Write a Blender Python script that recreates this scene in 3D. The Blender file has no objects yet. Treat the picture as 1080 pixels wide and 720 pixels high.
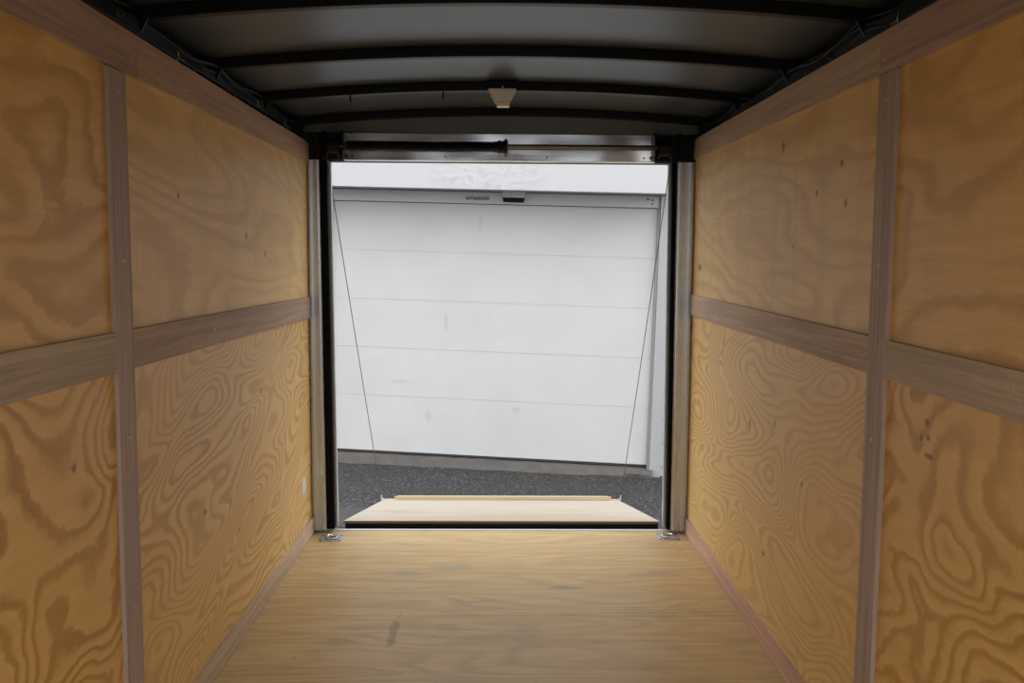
import bpy, bmesh, math, random
from mathutils import Vector, Matrix
random.seed(4)
SC = bpy.context.scene
COL = SC.collection
PI = math.pi

# ------------------------------------------------------------------ camera
cam_d = bpy.data.cameras.new('camera'); cam = bpy.data.objects.new('camera', cam_d); COL.objects.link(cam)
cam_d.sensor_width = 36; cam_d.sensor_fit = 'HORIZONTAL'; cam_d.lens = 36 * 970 / 1080
cam_d.clip_start = 0.05; cam_d.clip_end = 300
CR, CU, CF = (0.999882, -0.014101, 0.006057), (-0.004724, 0.092699, 0.995683), (0.014601, 0.995594, -0.092621)
m = Matrix(((CR[0], CU[0], -CF[0]), (CR[1], CU[1], -CF[1]), (CR[2], CU[2], -CF[2]))).to_4x4()
m.translation = Vector((-0.010469, -4.123249, 1.266436))
cam.matrix_world = m
SC.camera = cam

# ------------------------------------------------------------------ sky, exposure
w = bpy.data.worlds.new('overcast_sky'); SC.world = w; w.use_nodes = True
nt = w.node_tree; nt.nodes.clear()
wo = nt.nodes.new('ShaderNodeOutputWorld'); bg = nt.nodes.new('ShaderNodeBackground')
tc = nt.nodes.new('ShaderNodeTexCoord'); sx = nt.nodes.new('ShaderNodeSeparateXYZ'); rp = nt.nodes.new('ShaderNodeValToRGB')
nt.links.new(tc.outputs['Generated'], sx.inputs[0]); nt.links.new(sx.outputs['Z'], rp.inputs[0])
rp.color_ramp.elements[0].position = 0.0; rp.color_ramp.elements[0].color = (0.66, 0.67, 0.69, 1)
rp.color_ramp.elements[1].position = 0.8; rp.color_ramp.elements[1].color = (0.97, 0.98, 1.0, 1)
nt.links.new(rp.outputs[0], bg.inputs[0]); nt.links.new(bg.outputs[0], wo.inputs[0])
bg.inputs[1].default_value = 2.75
SC.view_settings.view_transform = 'Standard'
SC.view_settings.look = 'None'
SC.view_settings.gamma = 1.0
SC.view_settings.use_curve_mapping = False
SC.view_settings.exposure = 0.0

# ------------------------------------------------------------------ node materials
def newmat(name):
    mt = bpy.data.materials.new(name); mt.use_nodes = True
    t = mt.node_tree; t.nodes.clear()
    out = t.nodes.new('ShaderNodeOutputMaterial'); b = t.nodes.new('ShaderNodeBsdfPrincipled')
    t.links.new(b.outputs[0], out.inputs[0])
    return mt, t, b
class NB:
    def __init__(s, t): s.t = t; s.co = t.nodes.new('ShaderNodeTexCoord').outputs['Object']
    def link(s, a, b):
        if isinstance(a, bpy.types.NodeSocket): s.t.links.new(a, b)
        else: b.default_value = a
    def map(s, scale=(1,1,1), loc=(0,0,0), src=None, rot=(0,0,0)):
        n = s.t.nodes.new('ShaderNodeMapping'); n.inputs['Scale'].default_value = scale; n.inputs['Location'].default_value = loc
        n.inputs['Rotation'].default_value = rot
        s.t.links.new(src or s.co, n.inputs[0]); return n.outputs[0]
    def noise(s, vec, scale=1, detail=2, rough=.5, dist=0, color=False):
        n = s.t.nodes.new('ShaderNodeTexNoise'); s.t.links.new(vec, n.inputs['Vector'])
        n.inputs['Scale'].default_value = scale; n.inputs['Detail'].default_value = detail
        n.inputs['Roughness'].default_value = rough; n.inputs['Distortion'].default_value = dist
        return n.outputs['Color' if color else 'Fac']
    def math(s, op, a, b=0.0, c=0.0):
        n = s.t.nodes.new('ShaderNodeMath'); n.operation = op
        s.link(a, n.inputs[0]); s.link(b, n.inputs[1]); s.link(c, n.inputs[2]); return n.outputs[0]
    def ramp(s, fac, stops, interp='LINEAR'):
        n = s.t.nodes.new('ShaderNodeValToRGB'); n.color_ramp.interpolation = interp
        e = n.color_ramp.elements
        while len(e) < len(stops): e.new(.5)
        for i, (p, c) in enumerate(stops):
            e[i].position = p; e[i].color = (c, c, c, 1) if not isinstance(c, tuple) else (*c, 1)
        s.t.links.new(fac, n.inputs[0]); return n.outputs[0]
    def mix(s, fac, a, b, mode='MIX'):
        n = s.t.nodes.new('ShaderNodeMix'); n.data_type = 'RGBA'; n.blend_type = mode
        s.link(fac, n.inputs[0])
        for v, k in ((a, 6), (b, 7)):
            if isinstance(v, tuple): v = (*v, 1)
            s.link(v, n.inputs[k])
        return n.outputs[2]
    def bump(s, h, strength, dist=.01, bsdf=None):
        n = s.t.nodes.new('ShaderNodeBump'); n.inputs['Strength'].default_value = strength; n.inputs['Distance'].default_value = dist
        s.t.links.new(h, n.inputs['Height'])
        if bsdf: s.t.links.new(n.outputs[0], bsdf.inputs['Normal'])
        return n.outputs[0]

def plywood(name, base, dark, seed, scale, lines=13, dist=.5, contrast=1.0, along='y', knots=(), rough=.5, stain=0.0, tilt=0.0, patches=None, swirl=.45, drift=5.0, lathe=0.0, streak=0.0):
    """Rotary-cut softwood face: the growth rings are contour lines of a slow noise, stretched along the grain."""
    mt, t, b = newmat(name); n = NB(t)
    v0 = n.map((1, 1, 1), (0, 0, 0), rot=(tilt, 0, 0)) if tilt else n.co
    # slow warp
    wv = n.noise(n.map((scale[0]*1.7, scale[1]*1.7, scale[2]*1.7), (seed*3.1, seed, 5), v0), 1, 2, .5, 0, True)
    vm = t.nodes.new('ShaderNodeVectorMath'); vm.operation = 'SCALE'; t.links.new(wv, vm.inputs[0]); vm.inputs['Scale'].default_value = .35*swirl
    va = t.nodes.new('ShaderNodeVectorMath'); va.operation = 'ADD'
    t.links.new(n.map(scale, (seed*1.7, seed*2.3, -seed), v0), va.inputs[0]); t.links.new(vm.outputs[0], va.inputs[1])
    base_n = n.noise(va.outputs[0], 1, .6, .45, dist)
    k = n.math('MULTIPLY', base_n, lines)
    # the sheet is also cut slightly across the rings: a steady drift gives long cathedral arches
    sp3 = t.nodes.new('ShaderNodeSeparateXYZ'); t.links.new(v0, sp3.inputs[0])
    k = n.math('ADD', k, n.math('MULTIPLY', sp3.outputs['Y' if along == 'x' else 'Z'], drift))
    # fine wobble so the lines are ragged
    fs = tuple(a*9 for a in scale)
    k = n.math('ADD', k, n.math('MULTIPLY', n.noise(n.map(fs, (seed, 0, 0), v0), 1, 4, .65), .55))
    fr = n.math('FRACT', k)
    band = n.ramp(fr, [(0, 0.0), (.42, .12), (.70, .95), (.86, .85), (1, 0.0)], 'LINEAR')
    # contrast itself varies over the sheet
    reg = n.ramp(n.noise(n.map(tuple(a*.6 for a in scale), (seed+9, 2, 1), v0), 1, 1, .5), [(.3, .55), (.6, 1)])
    band = n.math('MULTIPLY', n.math('MULTIPLY', band, reg), contrast)
    col = n.mix(band, base, dark)
    # fibres along the grain
    ls = {'y': (40, 3, 160), 'x': (3, 160, 40), 'z': (60, 160, 3)}[along]
    fib = n.noise(n.map(ls, (seed, 1, 2)), 1, 4, .65)
    col = n.mix(n.ramp(fib, [(.35, 0.0), (.75, .25)]), col, tuple(c*.62 for c in base))
    if streak:
        ms = {'y': (1, 1.6, 26), 'x': (1.3, 24, 1), 'z': (1, 26, 1.6)}[along]
        stv = n.noise(n.map(ms, (seed*.7, seed, 4)), 1, 5, .65, .25)
        col = n.mix(n.ramp(stv, [(.42, 0.0), (.66, streak)]), col, tuple(a*.65+b_*.35 for a, b_ in zip(dark, base)))
    if lathe:
        lt = n.noise(n.map((0, 5.5, .5), (0, seed, 0)), 1, 2, .6)
        col = n.mix(n.ramp(lt, [(.48, 0.0), (.52, lathe), (.60, 0.0)]), col, tuple(c*.72 for c in base))
    # slow drift of tone
    slow = n.noise(n.map((1.3, 1.3, 1.3), (seed, seed, 0)), 1, 3, .55)
    col = n.mix(n.ramp(slow, [(.35, 0.0), (.7, .32)]), col, (base[0]*.92, base[1]*.77, base[2]*.52))
    if stain:
        st = n.noise(n.map((3, 7, 5), (seed+3, 0, 0)), 1, 5, .62)
        col = n.mix(n.ramp(st, [(.56, 0.0), (.74, stain)]), col, (.20, .19, .16))
        st2 = n.noise(n.map((14, 30, 20), (seed+5, 0, 0)), 1, 2, .5)
        col = n.mix(n.ramp(st2, [(.70, 0.0), (.76, stain)]), col, (.12, .09, .05))
    if patches:
        for (c3, ext, colr, amt) in patches:
            d = ellipse(n, c3, ext, 18, .9)
            col = n.mix(n.math('MULTIPLY', d, amt), col, colr)
    for (c3, ext) in knots:
        d = ellipse(n, c3, ext, 60, .5)
        col = n.mix(n.math('MULTIPLY', d, .7), col, (.16, .07, .025))
    t.links.new(col, b.inputs['Base Color'])
    b.inputs['Roughness'].default_value = rough; b.inputs['Specular IOR Level'].default_value = .28
    n.bump(n.math('ADD', n.math('MULTIPLY', band, .5), fib), .12, .002, b)
    return mt
def ellipse(n, c3, ext, nscale, warp):
    v = n.map((1/ext[0], 1/ext[1], 1/ext[2]), (-c3[0]/ext[0], -c3[1]/ext[1], -c3[2]/ext[2]))
    ln = n.t.nodes.new('ShaderNodeVectorMath'); ln.operation = 'LENGTH'; n.t.links.new(v, ln.inputs[0])
    d = n.math('ADD', ln.outputs['Value'], n.math('MULTIPLY', n.math('SUBTRACT', n.noise(n.co, nscale, 3), .5), warp*3))
    return n.ramp(d, [(.55, 1.0), (1.0, 0.0)])

def batten_mat(name, base, seed, along):
    base = (base[0]*2.0, base[1]*2.2, base[2]*2.35)
    mt, t, b = newmat(name); n = NB(t)
    ls = {'y': (30, 1.6, 60), 'z': (60, 60, 1.6)}[along]
    g = n.noise(n.map(ls, (seed, 0, seed)), 1, 4, .6, .3)
    col = n.mix(n.ramp(g, [(.35, 0.0), (.65, .85)]), base, tuple(c*.60 for c in base))
    s2 = n.noise(n.map((3, 2.2, 3), (seed*2, 1, 0)), 1, 3, .6)
    col = n.mix(n.ramp(s2, [(.42, 0.0), (.68, .5)]), col, (base[0]*.80, base[1]*.82, base[2]*.88))
    pores = n.noise(n.map(tuple(a*6 for a in ls), (seed, 0, 0)), 1, 2, .5)
    col = n.mix(n.ramp(pores, [(.55, 0.0), (.8, .35)]), col, (.08, .05, .04))
    t.links.new(col, b.inputs['Base Color']); b.inputs['Roughness'].default_value = .62; b.inputs['Specular IOR Level'].default_value = .3
    n.bump(pores, .1, .002, b)
    return mt
def simple(name, col, rough=.5, metal=0.0, nscale=0, namt=.25, bump=0.0, ndetail=4, stretch=(1,1,1), dist=.003):
    mt, t, b = newmat(name); n = NB(t)
    b.inputs['Roughness'].default_value = rough; b.inputs['Metallic'].default_value = metal
    v = n.noise(n.map(stretch), nscale or 12, ndetail, .6)
    c = n.mix(n.ramp(v, [(.3, 0.0), (.75, namt)]), col, tuple(x*.6 for x in col))
    t.links.new(c, b.inputs['Base Color'])
    if max(col) < .02: b.inputs['Specular IOR Level'].default_value = .22
    if bump: n.bump(v, bump, dist, b)
    return mt
def brushed(name, col, rough, stretch, wave=.0, amt=.2):
    mt, t, b = newmat(name); n = NB(t)
    b.inputs['Metallic'].default_value = 1
    f = n.noise(n.map(stretch), 1, 3, .6)
    t.links.new(n.mix(n.ramp(f, [(.3, 0.0), (.7, amt)]), col, tuple(x*.6 for x in col)), b.inputs['Base Color'])
    t.links.new(n.ramp(f, [(.3, rough*.8), (.7, rough*1.25)]), b.inputs['Roughness'])
    if wave:
        n.bump(n.noise(n.co, 3.0, 1, .4), wave, .05, b)
    return mt

PINE = (.92, .66, .29); PINE_D = (.47, .24, .065)
M = {}
M['black'] = simple('black_rubber', (.003, .003, .0035), .9)
M['black_steel'] = simple('black_painted_steel', (.005, .005, .0055), .42, 0, 20, .3)
M['rail'] = simple('dark_steel_rail', (.011, .012, .013), .5, 0, 20, .3)
M['spring'] = simple('black_oiled_spring', (.004, .004, .0045), .5, 0)
M['wire'] = simple('black_wiring', (.010, .010, .011), .6)
M['rod'] = brushed('dark_steel_rod', (.16, .155, .15), .22, (3, 60, 60))
M['stainless'] = brushed('stainless_header', (.93, .94, .96), .20, (2, 60, 90), .55, .06)
M['post'] = brushed('stainless_post', (.50, .545, .61), .28, (90, 60, 2), .08)
M['galv'] = brushed('galvanised_plate', (.62, .65, .68), .32, (20, 20, 20))
M['alu'] = simple('aluminium_sill', (.70, .73, .74), .4, .35, 30, .2)
M['chrome'] = brushed('zinc_ring', (.80, .82, .86), .18, (30, 30, 30))
M['roof'] = simple('roof_skin', (.084, .103, .132), .38, .3, 4, .2, stretch=(1, 3, 1))
M['skin'] = simple('outer_skin', (.06, .06, .06), .5, .3)
M['white_plastic'] = simple('white_plastic', (.86, .87, .88), .45, 0, 30, .1)
M['lens'] = simple('milky_lens', (.82, .81, .78), .3, 0, 30, .05)
M['beige'] = simple('beige_lamp_housing', (.66, .69, .75), .5, 0, 30, .12)
M['screw'] = simple('bright_screw', (.75, .72, .62), .3, .8)
M['cable'] = simple('steel_cable', (.16, .16, .16), .4, .6)
M['brown'] = simple('rusty_ply_edge', (.36, .22, .12), .7, 0, 50, .5)

# ------------------------------------------------------------------ mesh helpers
def setp(o, label=None, cat=None, group=None, kind=None):
    if label: o['label'] = label
    if cat: o['category'] = cat
    if group: o['group'] = group
    if kind: o['kind'] = kind
    return o
def empty(name, loc=(0,0,0), mat=None):
    o = bpy.data.objects.new(name, None); COL.objects.link(o); o.empty_display_size = .1
    if mat is not None: o.matrix_world = mat
    else: o.location = loc
    return o
class MB:
    def __init__(s): s.bm = bmesh.new()
    def hexa(s, p):            # p: 8 points, bottom ring then top ring
        v = [s.bm.verts.new(q) for q in p]
        for f in ((3,2,1,0), (4,5,6,7), (0,1,5,4), (1,2,6,5), (2,3,7,6), (3,0,4,7)): s.bm.faces.new([v[i] for i in f])
        return s
    def box(s, a, b):
        x0,y0,z0 = a; x1,y1,z1 = b
        return s.hexa([(x0,y0,z0),(x1,y0,z0),(x1,y1,z0),(x0,y1,z0),(x0,y0,z1),(x1,y0,z1),(x1,y1,z1),(x0,y1,z1)])
    def tube(s, pts, r, n=10, cap=True, closed=False):
        pts = [Vector(p) for p in pts]; rings = []
        N = len(pts)
        up = Vector((0,0,1))
        for i, p in enumerate(pts):
            if closed: d = pts[(i+1) % N] - pts[i-1]
            else: d = pts[min(i+1, N-1)] - pts[max(i-1, 0)]
            d.normalize()
            u = up if abs(d.dot(up)) < .95 else Vector((1,0,0))
            if closed or N > 2:
                pass
            a = d.cross(u).normalized(); b_ = a.cross(d).normalized()
            rr = r[i] if isinstance(r, (list, tuple)) else r
            rings.append([s.bm.verts.new(p + a*(rr*math.cos(2*PI*k/n)) + b_*(rr*math.sin(2*PI*k/n))) for k in range(n)])
        M_ = N if closed else N-1
        for i in range(M_):
            A, B = rings[i], rings[(i+1) % N]
            for k in range(n): s.bm.faces.new((A[k], A[(k+1)%n], B[(k+1)%n], B[k]))
        if cap and not closed:
            s.bm.faces.new(rings[0][::-1]); s.bm.faces.new(rings[-1])
        return s
    def sweep(s, rings, cap=True, closed_ring=True):   # rings of equal point count
        R = [[s.bm.verts.new(p) for p in r] for r in rings]; n = len(R[0])
        for A, B in zip(R, R[1:]):
            for k in range(n if closed_ring else n-1): s.bm.faces.new((A[k], A[(k+1)%n], B[(k+1)%n], B[k]))
        if cap and closed_ring: s.bm.faces.new(R[0][::-1]); s.bm.faces.new(R[-1])
        return s
    def build(s, name, mat, parent=None, origin=(0,0,0), bevel=0, smooth=False, seg=2):
        bmesh.ops.recalc_face_normals(s.bm, faces=s.bm.faces)
        if bevel:
            es = [e for e in s.bm.edges if len(e.link_faces) == 2 and e.calc_face_angle(0) > .6]
            bmesh.ops.bevel(s.bm, geom=es, offset=bevel, segments=seg, profile=.6, affect='EDGES', clamp_overlap=True)
        o3 = Vector(origin)
        bmesh.ops.translate(s.bm, verts=s.bm.verts, vec=-o3)
        me = bpy.data.meshes.new(name); s.bm.to_mesh(me); s.bm.free()
        me.materials.append(mat)
        if smooth:
            for p in me.polygons: p.use_smooth = True
            try: me.set_sharp_from_angle(angle=math.radians(40))
            except Exception: pass
        o = bpy.data.objects.new(name, me); COL.objects.link(o)
        if parent is not None:
            o.parent = parent
            off = Vector((0,0,0)); q_ = parent
            while q_ is not None:
                if 'local' not in q_.keys(): off += q_.location
                q_ = q_.parent
            o.location = o3 - off
        else: o.location = o3
        return o
def struct(o): o['kind'] = 'structure'; return o

# ================================================================== TRAILER SHELL
XW = .86           # face of the plywood lining
XO = .935          # inner face of the outer skin
YF = -4.42          # front end of the shell, cut off here to let sky light in
YS = -2.05         # vertical joint of the lining

# floor: sheets laid across, joints every 1.22 m
fl = struct(MB().box((-XO, YF, -.075), (XO, .06, -.0185)).build('floor', M['black_steel']))
edges = [.03, -.974, -2.194, -3.414, YF]
for i in range(len(edges)-1):
    mt = plywood('floor_plywood', (.76, .575, .30), (.50, .33, .14), 3.7+i*5.1, (1.1, 5.5, 5), 10, .3, .65, 'x', rough=.42, stain=.42, streak=.9,
                 patches=[((-.36, -1.10, 0), (.016, .13, .3), (.20, .15, .09), .55), ((-.20, -.47, 0), (.10, .06, .3), (.36, .36, .28), .3),
                          ((.50, -.93, 0), (.13, .06, .3), (.26, .23, .17), .2), ((.26, -.70, 0), (.09, .02, .3), (.24, .22, .18), .4),
                          ((-.08, -.16, 0), (.12, .05, .3), (.42, .43, .38), .25), ((.07, -1.13, 0), (.07, .09, .3), (.24, .23, .19), .22)])
    MB().box((-XW-.008, edges[i+1]+.0012, -.018), (XW+.008, edges[i]-.0012, 0)).build('plywood_sheet', mt, fl, bevel=.0008)

def wall(side):
    s = -1 if side == 'left' else 1
    z0, z1 = -.018, 1.86
    o = MB()
    if side == 'left': o.box((-XO-.02, YF, z0-.06), (-XO, .13, z1))
    else:
        # outer skin with the side door opening near the front
        for (a, b, c, d) in ((YF, .13, z0-.06, z1),): o.box((XO, a, c), (XO+.02, b, d))
    wl = struct(o.build('wall_'+side, M['skin']))
    front_end = YF
    # panels: name, y0, y1, z0, z1
    seeds = {'left': (2.2, 5.4, 7.9, 11.3), 'right': (14.6, 17.2, 19.7, 23.1)}[side]
    P = [
        (YS+.001, 0.0, 0.0, 1.04, seeds[0], (2, 1.5, 4.0), 24, .35, (.78 if side == 'left' else .62), ((s*XW, -1.47, .66), (.05,.02,.012)) ),
        (YS+.001, 0.0, 1.042, 1.765, seeds[1], (2, .9, 3.4), 8, .5, .42, None),
        (front_end, YS-.001, 0.0, 1.04, seeds[2], (2, 3.0, 4.2), 11, .35, .85, None),
        (front_end, YS-.001, 1.042, 1.765, seeds[3], (2, 1.4, 4.0), 8, .5, .6, None)]
    for i, (y0, y1, za, zb, sd, sc, ln, ds, ct, kn) in enumerate(P):
        knots = []
        if side == 'right' and i == 2: knots = [((XW,-2.293,.936),(.05,.014,.010)), ((XW,-2.300,.905),(.05,.010,.008)), ((XW,-2.306,.868),(.05,.022,.007)), ((XW,-2.27,.90),(.05,.008,.008))]
        if side == 'right' and i == 1: knots = [((XW,-1.27,1.604),(.05,.022,.02)), ((XW,-1.766,1.506),(.05,.014,.013)), ((XW,-1.803,1.401),(.05,.012,.014)), ((XW,-1.586,1.44),(.05,.010,.014)), ((XW,-.14,1.22),(.05,.05,.018)), ((XW,-1.40,1.30),(.05,.012,.006))]
        if side == 'right' and i == 0: knots = [((XW,-.996,.693),(.05,.012,.022)), ((XW,-1.276,.745),(.05,.012,.018)), ((XW,-1.55,.62),(.05,.01,.01)), ((XW,-1.2,.30),(.05,.02,.012))]
        if side == 'left' and i == 1: knots = [((-XW,-1.65,1.42),(.05,.012,.01)), ((-XW,-1.0,1.33),(.05,.014,.016)), ((-XW,-.75,1.27),(.05,.012,.014))]
        if side == 'left' and i == 2: knots = [((-XW,-2.30,.84),(.05,.016,.012)), ((-XW,-2.35,1.2),(.05,.02,.012))]
        if side == 'left' and i == 0: knots = [((-XW,-.85,.78),(.05,.012,.012)), ((-XW,-1.5,.52),(.05,.02,.012))]
        base = (.95, .695, .32) if i == 1 else PINE if i == 0 else (.92, .62, .235)
        dark = PINE_D if i in (0, 1) else (.44, .19, .035)
        mt = plywood('wall_plywood', base, dark, sd, sc, ln, ds, ct, 'y', knots=knots, rough=.46, tilt=(.10 if i in (1,) else -.12)*s*-1, lathe=.35 if i == 1 else .12, drift=6 if i == 0 else (7 if i == 1 else 4), streak=(.2, .32, .2, .36)[i])
        MB().box(tuple(sorted((s*XW, s*(XW+.009))))[:1] + (y0, za), (max(s*XW, s*(XW+.009)), y1, zb)).build('plywood_panel', mt, wl, bevel=.0008)
    # studs behind the lining, their tops show over it
    for k in range(9):
        yy = -.25 - k*.405
        if yy < front_end + .2: break
        MB().box((min(s*(XW+.010), s*(XO-.001)), yy-.0125, 0), (max(s*(XW+.010), s*(XO-.001)), yy+.0125, 1.785)).build('wall_stud', M['rail'], wl)
    MB().box((min(s*(XW+.012), s*(XO-.001)), front_end, 1.785), (max(s*(XW+.012), s*(XO-.001)), -.002, 1.822)).build('top_rail', M['rail'], wl, bevel=.004)
    return wl, s, front_end
wallL, _, feL = wall('left')
wallR, _, feR = wall('right')
# unseen front end: wall left out so that sky light brightens the inside

# battens that cover the joints: slightly uneven, each a board of its own
TB = .010
def batten_h(name, s, y0, y1, za0, zb0, za1, zb1, mat, screws=()):
    """za/zb = bottom/top at the door end (y1) and at the far end (y0)."""
    xa, xb = s*XW, s*(XW-TB)
    lo, hi = min(xa, xb), max(xa, xb)
    o = MB().hexa([(lo,y0,za1),(hi,y0,za1),(hi,y1,za0),(lo,y1,za0),(lo,y0,zb1),(hi,y0,zb1),(hi,y1,zb0),(lo,y1,zb0)]).build(name, mat, bevel=.0012)
    struct(o)
    for (yy, zz) in screws: screw(o, (s*(XW-TB), yy, zz), s)
    return o
def screw(parent, p, s, mat=None):
    x, y, z = p
    MB().tube([(x+s*.001, y, z), (x-s*.0012, y, z), (x-s*.002, y, z)], [.0038, .0038, .002], 10).build('screw', mat or M['screw'], parent)
def lin(z0, z1, y, ye=-2.3): return z0 + (z1-z0)*y/ye
spec = {-1: dict(top=(1.668,1.755,1.672,1.771), mid=(.985,1.080,1.006,1.095)), 1: dict(top=(1.697,1.783,1.677,1.771), mid=(1.006,1.100,.998,1.084))}
LB = (.300, .205, .150); LBG = (.275, .210, .170)
tn = 0
for s, fe, nm in ((-1, feL, 'left'), (1, feR, 'right')):
    T, D = spec[s]['top'], spec[s]['mid']
    yj = -1.93 if s < 0 else -2.00
    def seg(k, ya, yb, mat, screws=()):
        global tn; tn += 1
        q = spec[s][k]
        return batten_h('trim_%d' % tn, s, ya, yb, lin(q[0],q[2],yb), lin(q[1],q[3],yb), lin(q[0],q[2],ya), lin(q[1],q[3],ya), mat, screws)
    seg('top', yj+.0008, -.001, batten_mat('luan_top', (.315,.205,.145) if s < 0 else (.33,.235,.165), 3+s, 'y'), [(-1.60, 1.70), (-1.0, 1.71), (-.5, 1.71)])
    seg('top', fe, yj-.0008, batten_mat('luan_top', (.29,.19,.14), 8+s, 'y'), [(-1.96, 1.708)] if s < 0 else [(-2.03, 1.706)])
    seg('mid', YS+.048, -.001, batten_mat('luan_mid', (.285,.185,.125) if s < 0 else (.33,.225,.155), 12+s, 'y'), [(-.6, 1.04), (-1.4, 1.045)])
    seg('mid', fe, YS-.050, batten_mat('luan_mid', (.32,.235,.165), 15+s, 'y'), [(-2.6, 1.05)])
    tn += 1
    o = MB().box((min(s*XW, s*(XW-TB-.001)), YS-.048, .077), (max(s*XW, s*(XW-TB-.001)), YS+.046, 1.667 if s < 0 else 1.677)).build('trim_%d' % tn, batten_mat('luan_post', (.285,.205,.165), 20+s, 'z'), bevel=.0015)
    struct(o)
    for zz in (1.62, 1.25, .85, .45): screw(o, (s*(XW-TB-.001), YS+.002, zz), s)
    b = MB().box((min(s*XW, s*(XW-TB)), fe, 0.001), (max(s*XW, s*(XW-TB)), -.003, .075)).build('baseboard_'+nm, batten_mat('luan_base', (.38,.27,.185) if s < 0 else (.40,.235,.165), 25+s, 'y'), bevel=.0012)
    struct(b)

# ------------------------------------------------------------------ ceiling: roof skin and bent roof bows
def arch(x, crown): return crown - .046*(x/.92)**2 + .006*x
NX = 28
rings = []
for i in range(NX+1):
    x = -XO-.02 + 2*(XO+.02)*i/NX
    z = arch(x, 1.905)
    rings.append([(x, YF-.03, z), (x, .14, z), (x, .14, z+.012), (x, YF-.03, z+.012)])
ceil = struct(MB().sweep(rings).build('ceiling', M['roof'], smooth=True))
BY = [-.07, -.668, -1.25, -1.845, -2.44, -3.035, -3.63, -4.225]
for j, yb in enumerate(BY):
    rings = []
    for i in range(NX+1):
        x = -XO+.001 + 2*(XO-.001)*i/NX
        zb = arch(x, 1.872)
        rings.append([(x, yb, zb), (x, yb+.032, zb), (x, yb+.032, zb+.0325), (x, yb, zb+.0325)])
    bow = MB().sweep(rings).build('roof_bow', M['black_steel'], ceil, bevel=.003)
    bow_scr = {1: [(-.561, .024), (-.22, .026)]}.get(j, [])
    for (x, ln) in bow_scr:
        zb = arch(x, 1.872)
        MB().tube([(x, yb+.012, zb+.004), (x, yb+.012, zb-ln)], [.0035, .0030], 8).build('screw', M['black_steel'], bow)
    for sx_ in (-1, 1):
        x0 = sx_*.885
        zb = arch(x0, 1.872)
        MB().hexa([(x0-.012, yb-.004, zb-.035), (x0+.012, yb-.004, zb-.035), (x0+.012, yb-.001, zb-.035), (x0-.012, yb-.001, zb-.035),
                   (x0-.045, yb-.004, zb+.02), (x0+.04, yb-.004, zb+.02), (x0+.04, yb-.001, zb+.02), (x0-.045, yb-.001, zb+.02)]).build('bracket', M['black_steel'], bow)
# dark filler between the roof skin and the rear header
rings = []
for i in range(NX+1):
    x = -XO + 2*XO*i/NX
    rings.append([(x, -.002, 1.804), (x, .06, 1.804), (x, .06, arch(x, 1.904)), (x, -.030, arch(x, 1.9035))])
struct(MB().sweep(rings).build('trim_%d' % (tn+1), M['roof']))

# ------------------------------------------------------------------ rear door opening
dr = struct(empty('door_1', (0, .02, 0)))
# header plate: shallow stainless channel
MB().box((-.700, .0, 1.683), (.680, .045, 1.803)).build('header_panel', M['stainless'], dr, bevel=.003)
for xx in (-.66, -.25, .2, .63):
    MB().tube([(xx, -.0005, 1.700), (xx, -.002, 1.700)], [.004, .003], 10).build('screw', M['black_steel'], dr)
def post(xa0, xb0, xa1, xb1, z0, z1, y0, y1, name, mat, bevel=.004):
    """a upright whose left/right edges run from (xa0, xb0) at the foot to (xa1, xb1) at the top"""
    return MB().hexa([(xa0,y0,z0),(xb0,y0,z0),(xb0,y1,z0),(xa0,y1,z0),(xa1,y0,z1),(xb1,y0,z1),(xb1,y1,z1),(xa1,y1,z1)]).build(name, mat, dr, bevel=bevel)
def chan(xa0, xb0, xa1, xb1, z0, z1):
    prof = [(0, .0), (.04, -.003), (.10, -.004), (.30, -.003), (.5, -.002), (.70, -.003), (.90, -.004), (.96, -.003), (1, .0), (1, .075), (0, .075)]
    rg = []
    for i in range(25):
        t_ = i/24; wob = .0012*math.sin(t_*11+xa0*9)
        rg.append([((xa0+(xb0-xa0)*u)*(1-t_) + (xa1+(xb1-xa1)*u)*t_, v + (wob if v < .05 else 0), z0+(z1-z0)*t_) for u, v in prof])
    return MB().sweep(rg).build('side_post', M['post'], dr, smooth=True)
chan(-.860, -.793, -.860, -.806, .014, 1.683)
post(-.860, -.806, -.860, -.806, 1.683, 1.80, .004, .075, 'post_cap', M['black_steel'])
chan(.785, .860, .778, .860, .014, 1.683)
post(.778, .860, .778, .860, 1.683, 1.80, .004, .075, 'post_cap', M['black_steel'])
post(-.793, -.758, -.805, -.773, .014, 1.683, .006, .05, 'door_seal', M['black'], .006)
post(.767, .785, .757, .778, .014, 1.683, .006, .05, 'door_seal', M['black'], .006)
post(-.80, -.754, -.81, -.768, .0, 1.683, .076, .10, 'outer_flange', M['alu'], .002)
post(.762, .80, .753, .80, .0, 1.683, .076, .10, 'outer_flange', M['alu'], .002)
MB().box((-.86, .031, -.012), (.86, .052, .0035)).build('sill', M['alu'], dr, bevel=.0012)
MB().box((-.93, .061, -.14), (.93, .087, -.012)).build('rear_crossmember', M['black_steel'], dr)
for zz in (.28, .62, 1.25): 
    MB().tube([(-.812, .001, zz), (-.812, -.004, zz)], [.006, .004], 10).build('bolt', M['chrome'], dr)
struct(MB().box((-XO-.02, .0, -.06), (-.861, .13, 1.80)).build('trim_20', M['skin']))
struct(MB().box((.861, .0, -.06), (XO+.02, .13, 1.80)).build('trim_21', M['skin']))
# outer face of the header, seen only from outside
struct(MB().box((-XO-.02, .061, 1.684), (XO+.02, .13, 1.86)).build('trim_22', M['skin']))

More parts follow.
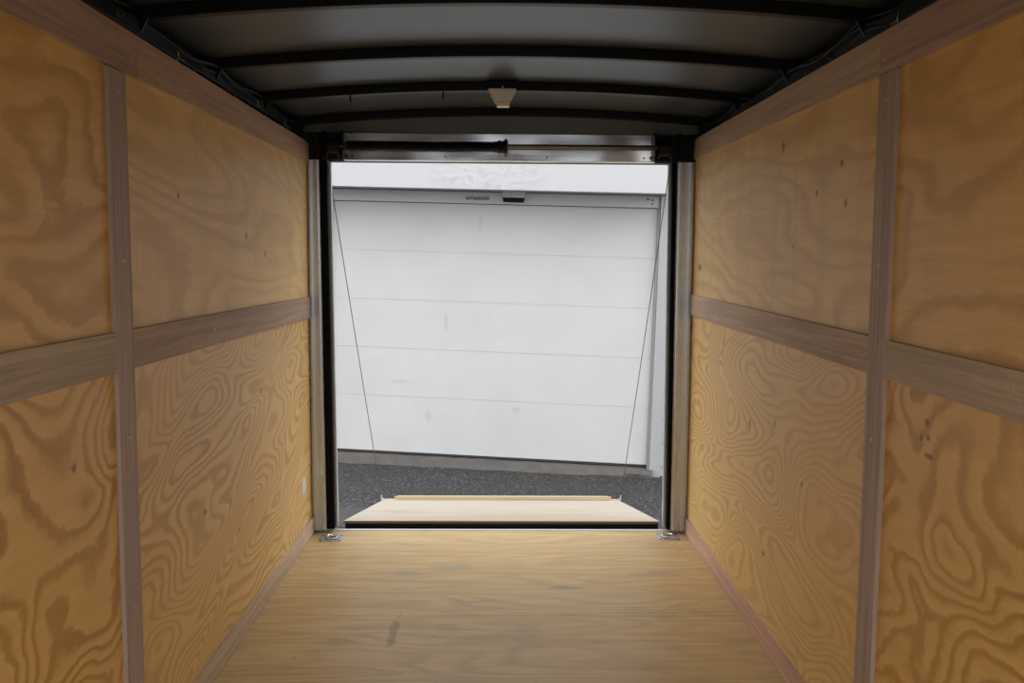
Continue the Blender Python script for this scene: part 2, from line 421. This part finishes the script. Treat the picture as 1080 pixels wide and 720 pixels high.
# ------------------------------------------------------------------ torsion spring over the opening
sp = setp(empty('torsion_spring', (0, -.06, 1.741)), 'black coiled lift spring on a steel shaft across the header above the rear opening', 'spring')
zc, yc = 1.741, -.055
cb = MB()   # coils
pts = []
turns = 62; x0, x1 = -.675, -.03
for i in range(turns*12+1):
    t_ = i/(turns*12); a = 2*PI*turns*t_
    pts.append((x0+(x1-x0)*t_, yc+.0155*math.cos(a), zc+.0155*math.sin(a)+.001*math.sin(t_*9)))
cb.tube(pts, .0052, 6).tube([(x0,yc,zc),(x1,yc,zc)], .0125, 12); cb.build('coil', M['spring'], sp, smooth=True)
MB().tube([(-.035,yc,zc),(-.030,yc,zc),(-.028,yc,zc),(-.018,yc,zc),(-.016,yc,zc),(-.006,yc,zc),(-.004,yc,zc),(.006,yc,zc),(.0065,yc,zc),(.012,yc,zc),(.0125,yc,zc),(.020,yc,zc)], [.018,.023,.021,.021,.026,.026,.023,.023,.027,.027,.033,.033], 20).build('winding_cone', M['spring'], sp, smooth=True)
MB().tube([(.020,yc,zc),(.026,yc,zc)], [.031,.030], 6).build('set_collar', simple('brown_collar', (.07,.045,.035), .5), sp)
MB().tube([(-.76,yc,zc),(.74,yc,zc)], .0095, 16).build('shaft', M['rod'], sp, smooth=True)
for s_, xe in ((-1, -.688), (1, .664)):
    xo = s_*.775
    a, b = (min(xe, xo), max(xe, xo))
    MB().box((xe-.002, -.09, 1.685), (xe+.002, -.001, 1.80)).box((a, -.006, 1.685), (b, -.001, 1.80)).box((xo-.002, -.09, 1.685), (xo+.002, -.001, 1.80)).build('end_bracket', M['black_steel'], sp)
    xm = xe + s_*.045
    d_ = MB().tube([(xm-.028,yc,zc),(xm-.022,yc,zc),(xm-.021,yc,zc),(xm+.021,yc,zc),(xm+.022,yc,zc),(xm+.028,yc,zc)], [.046,.046,.036,.036,.046,.046], 28)
    dd = d_.build('cable_drum', M['black_steel'], sp, smooth=True)
    MB().tube([(xm+s_*.028,yc,zc),(xm+s_*.036,yc,zc)], [.016,.014], 6).build('hub_nut', M['rail'], dd)
    MB().tube([(xe-s_*.004,-.03,1.70),(xe-s_*.010,-.03,1.70)], [.006,.005], 6).build('bolt', M['rail'], sp)

# ------------------------------------------------------------------ ramp door folded down
A, B = Vector((0, .155, .011)), Vector((0, 1.76, -.312))
ramp = setp(empty('ramp_door', (0, .155, -.03)), 'pale plywood ramp door folded down onto the asphalt behind the trailer sill', 'ramp')
ramp_m = plywood('ramp_plywood', (.50, .45, .375), (.38, .30, .205), 41.3, (.9, 3.4, 3), 8, .6, .55, 'x', rough=.6, stain=.22)
dv = (B-A).normalized(); nv = Vector((0, -dv.z, dv.y))
def slab(l, r_, p0, p1, t0, t1):    # along the ramp from p0..p1 (m from hinge), between heights t0..t1 above its face
    o = []
    for t_ in (t0, t1):
        for (x, p) in ((l, p0), (r_, p0), (r_, p1), (l, p1)):
            q = A + dv*p + nv*t_; o.append((x, q.y, q.z))
    return MB().hexa(o)
L_ = (B-A).length
slab(-.742, .763, 0, L_, -.0125, 0).build('plywood_face', ramp_m, ramp, bevel=.001)
slab(-.735, .756, .012, L_-.01, -.040, -.013).build('steel_frame', M['black_steel'], ramp)
slab(-.738, .759, -.004, -.0005, -.0125, -.003).build('edge_strip', M['brown'], ramp)
MB().box((-.735, .089, -.060), (.755, .15, -.038)).build('hinge_leaf', M['black'], ramp)
for x in (-.752, .774):
    q = A + dv*(L_-.06)
    MB().box((x-.008, q.y-.02, q.z-.03), (x+.008, q.y+.02, q.z+.002)).build('cable_bracket', M['galv'], ramp, bevel=.002)
# bevelled board lying on the far end of the ramp face
p0, p1 = L_-.155, L_-.055
o8 = []
for (l, r_, pa, pb, t_) in ((-.655, .707, p0, p1+.02, .0005), (-.672, .716, p0-.0, p1+.02, .023)):
    for (x, p) in ((l, pa), (r_, pa), (r_-.02, pb), (l+.02, pb)):
        q = A + dv*p + nv*t_; o8.append((x, q.y, q.z))
fb = MB().hexa(o8).build('flap_board', plywood('flap_wood', (.50,.41,.28), (.38,.27,.14), 51, (1, 6, 5), 6, .4, .6, 'x', rough=.6), ramp, bevel=.002)

# ------------------------------------------------------------------ lift cables
def lift_cable(p_top, p_end, label):
    th = setp(empty('lift_cable', p_end), label, 'cable')
    a, b = Vector(p_top), Vector(p_end)
    MB().tube([a.lerp(b, i/12) + Vector((0, 0, -.012*math.sin(PI*i/12))) for i in range(13)], .0021, 8).build('wire_rope', M['cable'], th, smooth=True)
    d = (a-b).normalized()
    MB().tube([b + d*.005, b + d*.032], [.0040, .0032], 10).build('crimp', M['galv'], th, smooth=True)
    ring = [(b.x + .000, b.y + .012*math.cos(t_), b.z + .012*math.sin(t_)+.006) for t_ in [2*PI*k/16 for k in range(16)]]
    MB().tube(ring, .003, 6, closed=True).build('eye_hook', M['white_plastic'], th, smooth=True)
qe = A + dv*(L_-.06)
lift_cable((-.770, -.01, 1.70), (-.760, qe.y, qe.z+.008), 'thin steel lift cable running down from the left drum to the ramp')
lift_cable((.748, -.01, 1.70), (.784, qe.y, qe.z+.008), 'thin steel lift cable running down from the right drum to the ramp')

# ------------------------------------------------------------------ ceiling lamp
zb = arch(0, 1.872)
yl = -.668
lamp = setp(empty('ceiling_lamp', (0, yl, zb)), 'small pale tapered dome lamp under the centre of the second roof bow from the door', 'lamp')
MB().box((-.056, yl-.03, zb-.002), (.052, yl-.0005, zb+.030)).build('mounting_plate', M['black_steel'], lamp, bevel=.002)
def frus(w0, w1, d0, d1, z0, z1, cx=0, yc_=0):   # top (z1) size w1,d1; bottom size w0,d0
    return MB().hexa([(cx-w0,yc_-d0,z0),(cx+w0,yc_-d0,z0),(cx+w0,yc_+d0,z0),(cx-w0,yc_+d0,z0),(cx-w1,yc_-d1,z1),(cx+w1,yc_-d1,z1),(cx+w1,yc_+d1,z1),(cx-w1,yc_+d1,z1)])
MB().box((-.050, yl-.045, zb-.003), (.048, yl+.045, zb-.0005)).build('base_rim', M['beige'], lamp, bevel=.0008)
frus(.026, .049, .026, .045, zb-.046, zb-.003, -.001, yl).build('housing', M['beige'], lamp, bevel=.003)
frus(.0225, .0255, .022, .026, zb-.060, zb-.0463, .002, yl).build('lens', M['lens'], lamp, bevel=.002)
MB().tube([(.0, yl-.031, zb+.006), (.0, yl-.036, zb+.006)], [.005, .004], 12).build('screw', M['chrome'], lamp)

# ------------------------------------------------------------------ recessed D-rings in the floor
def d_ring(cx, cy, label, mir, rz):
    z = .0005
    th = setp(empty('tie_down_ring', (cx, cy, z)), label, 'tie-down ring', )
    wx, wy = .049, .043
    # pan with a sunk dish
    n = 28; bm = MB()
    o_, i_, c_ = [], [], []
    for k in range(n):
        a = 2*PI*k/n; ca, sa = math.cos(a), math.sin(a)
        q = max(abs(ca), abs(sa)); o_.append((cx+wx*ca/q, cy+wy*sa/q, z))
    rings_ = [[(x, y, z) for x, y, _ in o_], [(x, y, z+.0025) for x, y, _ in o_],
              [(cx+.036*math.cos(2*PI*k/n), cy+.033*math.sin(2*PI*k/n), z+.0030) for k in range(n)],
              [(cx+.027*math.cos(2*PI*k/n), cy+.025*math.sin(2*PI*k/n), z+.0006) for k in range(n)],
              [(cx+.004*math.cos(2*PI*k/n), cy+.004*math.sin(2*PI*k/n), z+.0006) for k in range(n)]]
    bm.sweep(rings_).build('pan', M['galv'], th, smooth=True)
    # the D-shaped ring lying in the pan
    pts = [(cx+mir*.026, cy+.018, z+.008)]
    for k in range(9):
        a = PI/2 + PI*k/8
        pts.append((cx+mir*(.004+.024*math.cos(a)), cy+.021*math.sin(a), z+.008+.004*abs(math.cos(a))))
    pts.append((cx+mir*.026, cy-.018, z+.008))
    MB().tube(pts, .0042, 10, closed=True).build('ring', M['chrome'], th, smooth=True)
    MB().tube([(cx+mir*.026, cy-.012, z+.009), (cx+mir*.026, cy+.012, z+.009)], .0075, 10).build('strap', M['chrome'], th, smooth=True)
    for (a, b) in ((-1,-1), (1,-1), (1,1), (-1,1)):
        MB().tube([(cx+a*.042, cy+b*.036, z+.0024), (cx+a*.042, cy+b*.036, z+.0045)], [.0045, .003], 8).build('bolt', M['black_steel'], th)
d_ring(-.757, -.090, 'shiny metal tie-down ring in the floor at the foot of the left door post', 1, 0)
d_ring(.763, -.062, 'shiny metal tie-down ring in the floor at the foot of the right door post', -1, 0)

# round plug in the left wall
pg = setp(empty('wall_plug', (-XW, -.169, .258)), 'round white plastic plug in the plywood wall beside the left door post', 'plug')
MB().tube([(-XW+.0003, -.169, .258), (-XW+.003, -.169, .258), (-XW+.005, -.169, .258)], [.038, .038, .033], 28).build('cap', M['white_plastic'], pg, smooth=True)
MB().tube([(-XW+.0051, -.169, .258), (-XW+.0065, -.169, .258)], [.018, .016], 20).build('centre_disc', M['white_plastic'], pg, smooth=True)

# ------------------------------------------------------------------ wiring over the lining
def wiring(s, ybeg, label):
    th = setp(empty('wiring_harness', (s*(XW+.01), ybeg, 1.80)), label, 'wiring')
    rnd = random.Random(7+s)
    for j, (r, x_, z_, nm) in enumerate(((.008, .884, 1.812, 'conduit'), (.0045, .872, 1.830, 'wire'), (.0035, .880, 1.842, 'wire'))):
        pts = []
        N = 90
        ph = rnd.uniform(0, 6)
        for i in range(N+1):
            y = ybeg + (-.03-ybeg)*i/N
            u = ((y+.07)/.594) % 1.0
            pts.append((s*(x_ + .006*math.sin(y*5+ph)), y, z_ - .018*math.sin(PI*u) + .004*math.sin(y*17+ph)))
        MB().tube(pts, r, 8).build(nm, M['wire'], th, smooth=True)
    for y in (-.33, -.52, -.80, -1.02, -1.40, -1.62, -2.0, -2.3, -2.9):
        y += rnd.uniform(-.05, .05)
        if y < ybeg: continue
        u = ((y+.07)/.594) % 1.0; zc_ = 1.812 - .018*math.sin(PI*u)
        ring = [(s*.884+.014*math.cos(t_), y, zc_+.016*math.sin(t_)) for t_ in [2*PI*k/14 for k in range(14)]]
        z_t = MB().tube(ring, .0022, 6, closed=True).tube([(s*.872, y, zc_-.006), (s*.858, y+.01, zc_-.020+rnd.uniform(0, .03))], .0014, 6)
        z_t.build('zip_tie', simple('grey_zip_tie', (.09, .09, .09), .4) if rnd.random() < .6 else simple('clear_zip_tie', (.42, .42, .40), .3), th, smooth=True)
wiring(-1, -4.4, 'black wiring bundle with zip ties running above the left plywood wall')
wiring(1, -3.9, 'black wiring bundle with zip ties running above the right plywood wall')

# ================================================================== OUTSIDE
# ground: level under the trailer, falling gently towards the garage
def gz(x, y):
    t_ = max(0, y-1.5)
    z = -.415 - .0245*x - .060*t_
    if y > 3.0: z = max(z, -.415-.0245*x-.060*1.5 - .03*(y-3.0))
    return z
mt, t, b = newmat('asphalt'); n = NB(t)
agg = n.noise(n.co, 55, 4, .75); agg2 = n.noise(n.co, 45, 3, .7)
big = n.noise(n.map((1, 1, 1), (4, 2, 0)), 1.6, 4, .55)
col = n.mix(n.ramp(agg, [(.42, 0.0), (.66, 1.0)]), (.004, .004, .004), (.05, .05, .049))
col = n.mix(n.ramp(agg2, [(.56, 0.0), (.64, .9)]), col, (.24, .235, .23))
col = n.mix(n.ramp(big, [(.35, 0.0), (.7, .5)]), col, (.025, .025, .025))
pt_ = ellipse(n, (-1.05, 1.7, -.4), (.45, .32, 1), 5, .3)
col = n.mix(n.math('MULTIPLY', pt_, .55), col, (.075, .073, .07))
t.links.new(col, b.inputs['Base Color']); b.inputs['Roughness'].default_value = .85
n.bump(n.math('ADD', agg, agg2), .8, .008, b)
ASPH = mt
bm = MB()
xs = [-30, -15, -8, -5] + [-4+.25*i for i in range(33)] + [5, 8, 15, 30]
ys = [-30, -15, -8, -4, -2] + [-1+.2*i for i in range(30)] + [6, 9, 14, 30]
grid = [[bm.bm.verts.new((x, y, gz(x, y) + (random.uniform(-.004, .004) if abs(x) < 4 and 0 < y < 4.5 else 0))) for x in xs] for y in ys]
for a_, b_ in zip(grid, grid[1:]):
    for k in range(len(xs)-1): bm.bm.faces.new((a_[k], a_[k+1], b_[k+1], b_[k]))
struct(bm.build('ground', ASPH, smooth=True))

GM = Matrix(((0.99235, 0.121132, 0.023835),(-0.121009, 0.99263, -0.006572),(-0.024455, 0.003638, 0.999694))).to_4x4(); GM.translation = Vector((1.223492, 3.386353, -0.471155))
DW, DH = 2.715, 2.125
# materials
mt, t, b = newmat('white_door_paint'); n = NB(t)
s1 = n.noise(n.co, 2.2, 5, .6); s2 = n.noise(n.map((1, 1, 6)), 9, 3, .6)
col = n.mix(n.ramp(s1, [(.42, 0.0), (.72, .55)]), (.62, .62, .615), (.56, .56, .555))
col = n.mix(n.ramp(s2, [(.62, 0.0), (.8, .35)]), col, (.47, .47, .465))
for (x, z, w_, h_) in ((-1.10, .42, .05, .03), (-2.1, .62, .10, .02), (-1.72, 1.15, .02, .10), (-1.45, 1.98, .015, .08), (-.55, 1.55, .03, .01), (-1.85, .34, .03, .08)):
    col = n.mix(n.math('MULTIPLY', ellipse(n, (x, 0, z), (w_, 1, h_), 14, .6), .28), col, (.36, .355, .35))
t.links.new(col, b.inputs['Base Color']); b.inputs['Roughness'].default_value = .5
n.bump(n.noise(n.co, 5, 2, .4), .12, .02, b)
DOORP = mt
TRIMW = simple('white_trim', (.6, .61, .63), .45, 0, 8, .12)
mt, t, b = newmat('crinkled_white_cladding'); n = NB(t)
cr = n.noise(n.map((1, 1, 1.4)), 9, 5, .6, 1.2)
msk = ellipse(n, (-1.35, -.42, 2.36), (.55, 1, .22), 4, .4)
t.links.new(n.mix(n.math('MULTIPLY', n.math('MULTIPLY', msk, n.ramp(cr, [(.5, 0.0), (.62, 1.0)])), .35), (.55, .555, .565), (.36, .36, .37)), b.inputs['Base Color'])
b.inputs['Roughness'].default_value = .4
n.bump(n.math('MULTIPLY', cr, msk), .35, .02, b)
FASC = mt
mt, t, b = newmat('painted_block_wall'); n = NB(t)
bt = t.nodes.new('ShaderNodeTexBrick'); t.links.new(n.map((1, 1, 1), rot=(PI/2, 0, 0)), bt.inputs['Vector'])
bt.inputs['Scale'].default_value = 1; bt.inputs['Brick Width'].default_value = .40; bt.inputs['Row Height'].default_value = .20
bt.inputs['Mortar Size'].default_value = .008; bt.inputs['Color1'].default_value = (.56, .56, .555, 1); bt.inputs['Color2'].default_value = (.52, .52, .52, 1); bt.inputs['Mortar'].default_value = (.36, .36, .36, 1)
pe = n.noise(n.co, 7, 5, .65)
t.links.new(n.mix(n.ramp(pe, [(.62, 0.0), (.66, .8)]), bt.outputs['Color'], (.30, .28, .27)), b.inputs['Base Color']); b.inputs['Roughness'].default_value = .8
n.bump(n.math('SUBTRACT', pe, n.math('MULTIPLY', bt.outputs['Fac'], 2)), .4, .01, b)
BLOCK = mt
CONC = simple('weathered_concrete', (.125, .115, .105), .9, 0, 9, .9, .5, dist=.01)

gb = setp(empty('garage_building', mat=GM), 'white painted block garage standing across the asphalt behind the trailer', 'building'); gb['local'] = 1
MB().box((.012, .0, -.35), (3.2, .20, 3.1)).build('block_wall', BLOCK, gb)
MB().box((-6.0, .0, -.35), (-DW-.012, .20, 3.1)).build('block_wall', BLOCK, gb)
MB().box((-DW-.011, .071, DH-.02), (.011, .20, 3.1)).build('lintel_wall', BLOCK, gb)
MB().box((-DW-.3, -.42, 2.220), (.064, -.40, 2.62)).build('fascia_board', FASC, gb, bevel=.003)
MB().box((-DW-.3, -.399, 2.229), (.062, -.001, 2.245)).build('soffit', simple('grey_soffit', (.38, .385, .39), .6), gb)
MB().box((-DW-.3, -.399, 2.57), (.062, -.001, 2.62)).build('fascia_cap', TRIMW, gb)
# aluminium rail across the head of the door
MB().box((-DW-.01, -.030, 2.130), (.008, -.001, 2.222)).build('head_rail', simple('grey_white_rail', (.66, .66, .67), .5, 0, 10, .1), gb, bevel=.001)
MB().box((.002, -.035, -.06), (.018, -.0005, 2.235)).build('door_jamb', simple('grey_jamb', (.36, .36, .36), .6), gb)
MB().box((-DW-.022, -.035, -.06), (-DW-.004, -.0005, 2.235)).build('door_jamb', simple('grey_jamb', (.40, .40, .41), .6), gb)
cp = MB().box((.020, -.060, -.085), (.112, -.001, 2.236)).build('corner_guard', simple('pale_grey_steel', (.44, .44, .44), .45, 0, 6, .15), gb, bevel=.006)
for k in range(7): MB().tube([(.030, -.0605, .12+k*.32), (.030, -.0635, .12+k*.32)], [.006, .004], 8).build('bolt', M['galv'], cp)
for (x, z) in ((-.085, 2.196), (-.045, 2.190), (-.048, 2.160), (-2.70, 2.185)):
    MB().tube([(x, -.0305, z), (x, -.034, z)], [.009, .006], 8).build('bolt', M['cable'], gb)
# corroded latch plate and small box on the rail
lp = MB()
for k in range(6):
    xx = -1.555 + k*.033
    lp.tube([(xx, -.0305, 2.172+random.uniform(-.004, .004)), (xx, -.040, 2.174)], [.017, .010+.003*(k % 2)], 9)
lp.box((-1.565, -.036, 2.163), (-1.372, -.0308, 2.183))
lp.build('corroded_plate', simple('tarnished_metal', (.34, .34, .34), .5, .3, 60, .8, .5), gb)
bx_ = MB().box((-1.262, -.075, 2.182), (-1.080, -.0308, 2.234)).build('box_cover', simple('mottled_grey_box', (.72, .72, .71), .5, .2, 45, .6), gb, bevel=.003)
MB().hexa([(-1.252,-.068,2.146),(-1.090,-.068,2.146),(-1.090,-.031,2.146),(-1.252,-.031,2.146),(-1.262,-.075,2.1815),(-1.080,-.075,2.1815),(-1.080,-.031,2.1815),(-1.262,-.031,2.1815)]).build('box_underside', M['black_steel'], gb)

gd = setp(empty('garage_door', mat=GM), 'closed white sectional garage door of five horizontal panels opposite the trailer', 'garage door'); gd['local'] = 1
zs = [.011, .491, .903, 1.314, 1.722, DH]
for k in range(5):
    a_, b_ = zs[k], zs[k+1]
    MB().box((-DW, .010, a_+.0015), (0, .050, b_-.0015)).box((-DW, .0145, b_-.004), (0, .049, b_+.004 if k < 4 else b_)).build('door_panel', DOORP, gd)
MB().box((-DW, .014, -.008), (0, .048, .0115)).build('bottom_seal', simple('dark_rubber_seal', (.045, .045, .045), .7), gd, bevel=.004)
MB().box((-DW-.02, .060, -.02), (.02, .070, DH+.15)).build('backing_sheet', simple('grey_backing', (.20, .20, .20), .7), gb)

# concrete threshold, chipped along its front edge
rnd = random.Random(3)
N = 60; ring = []
for i in range(N+1):
    x = -DW-.5 + (DW+.55)*i/N
    j = rnd.uniform(-.012, .012); z_ = -.083 + .035*max(0, (x+1.0)/1.0) + rnd.uniform(-.006, .006)
    ring.append([(x, -.13+j, -.30), (x, .20, -.30), (x, .20, -.012), (x, -.075+j*.5, -.014+rnd.uniform(-.004, .001)), (x, -.125+j, z_ if x < -.1 else -.05)])
MB().sweep(ring).build('concrete_threshold', CONC, gb)
# rusty bit of iron lying by the threshold
ri = setp(MB().tube([(1.02, 3.25, -.500), (1.10, 3.23, -.496), (1.16, 3.225, -.503), (1.22, 3.20, -.498)], [.008, .010, .007, .004], 8).build('iron_scrap', simple('rusty_iron', (.16, .12, .10), .8, .2, 40, .8), smooth=True), 'bent rusty iron scrap on the asphalt at the right corner of the garage threshold', 'scrap')
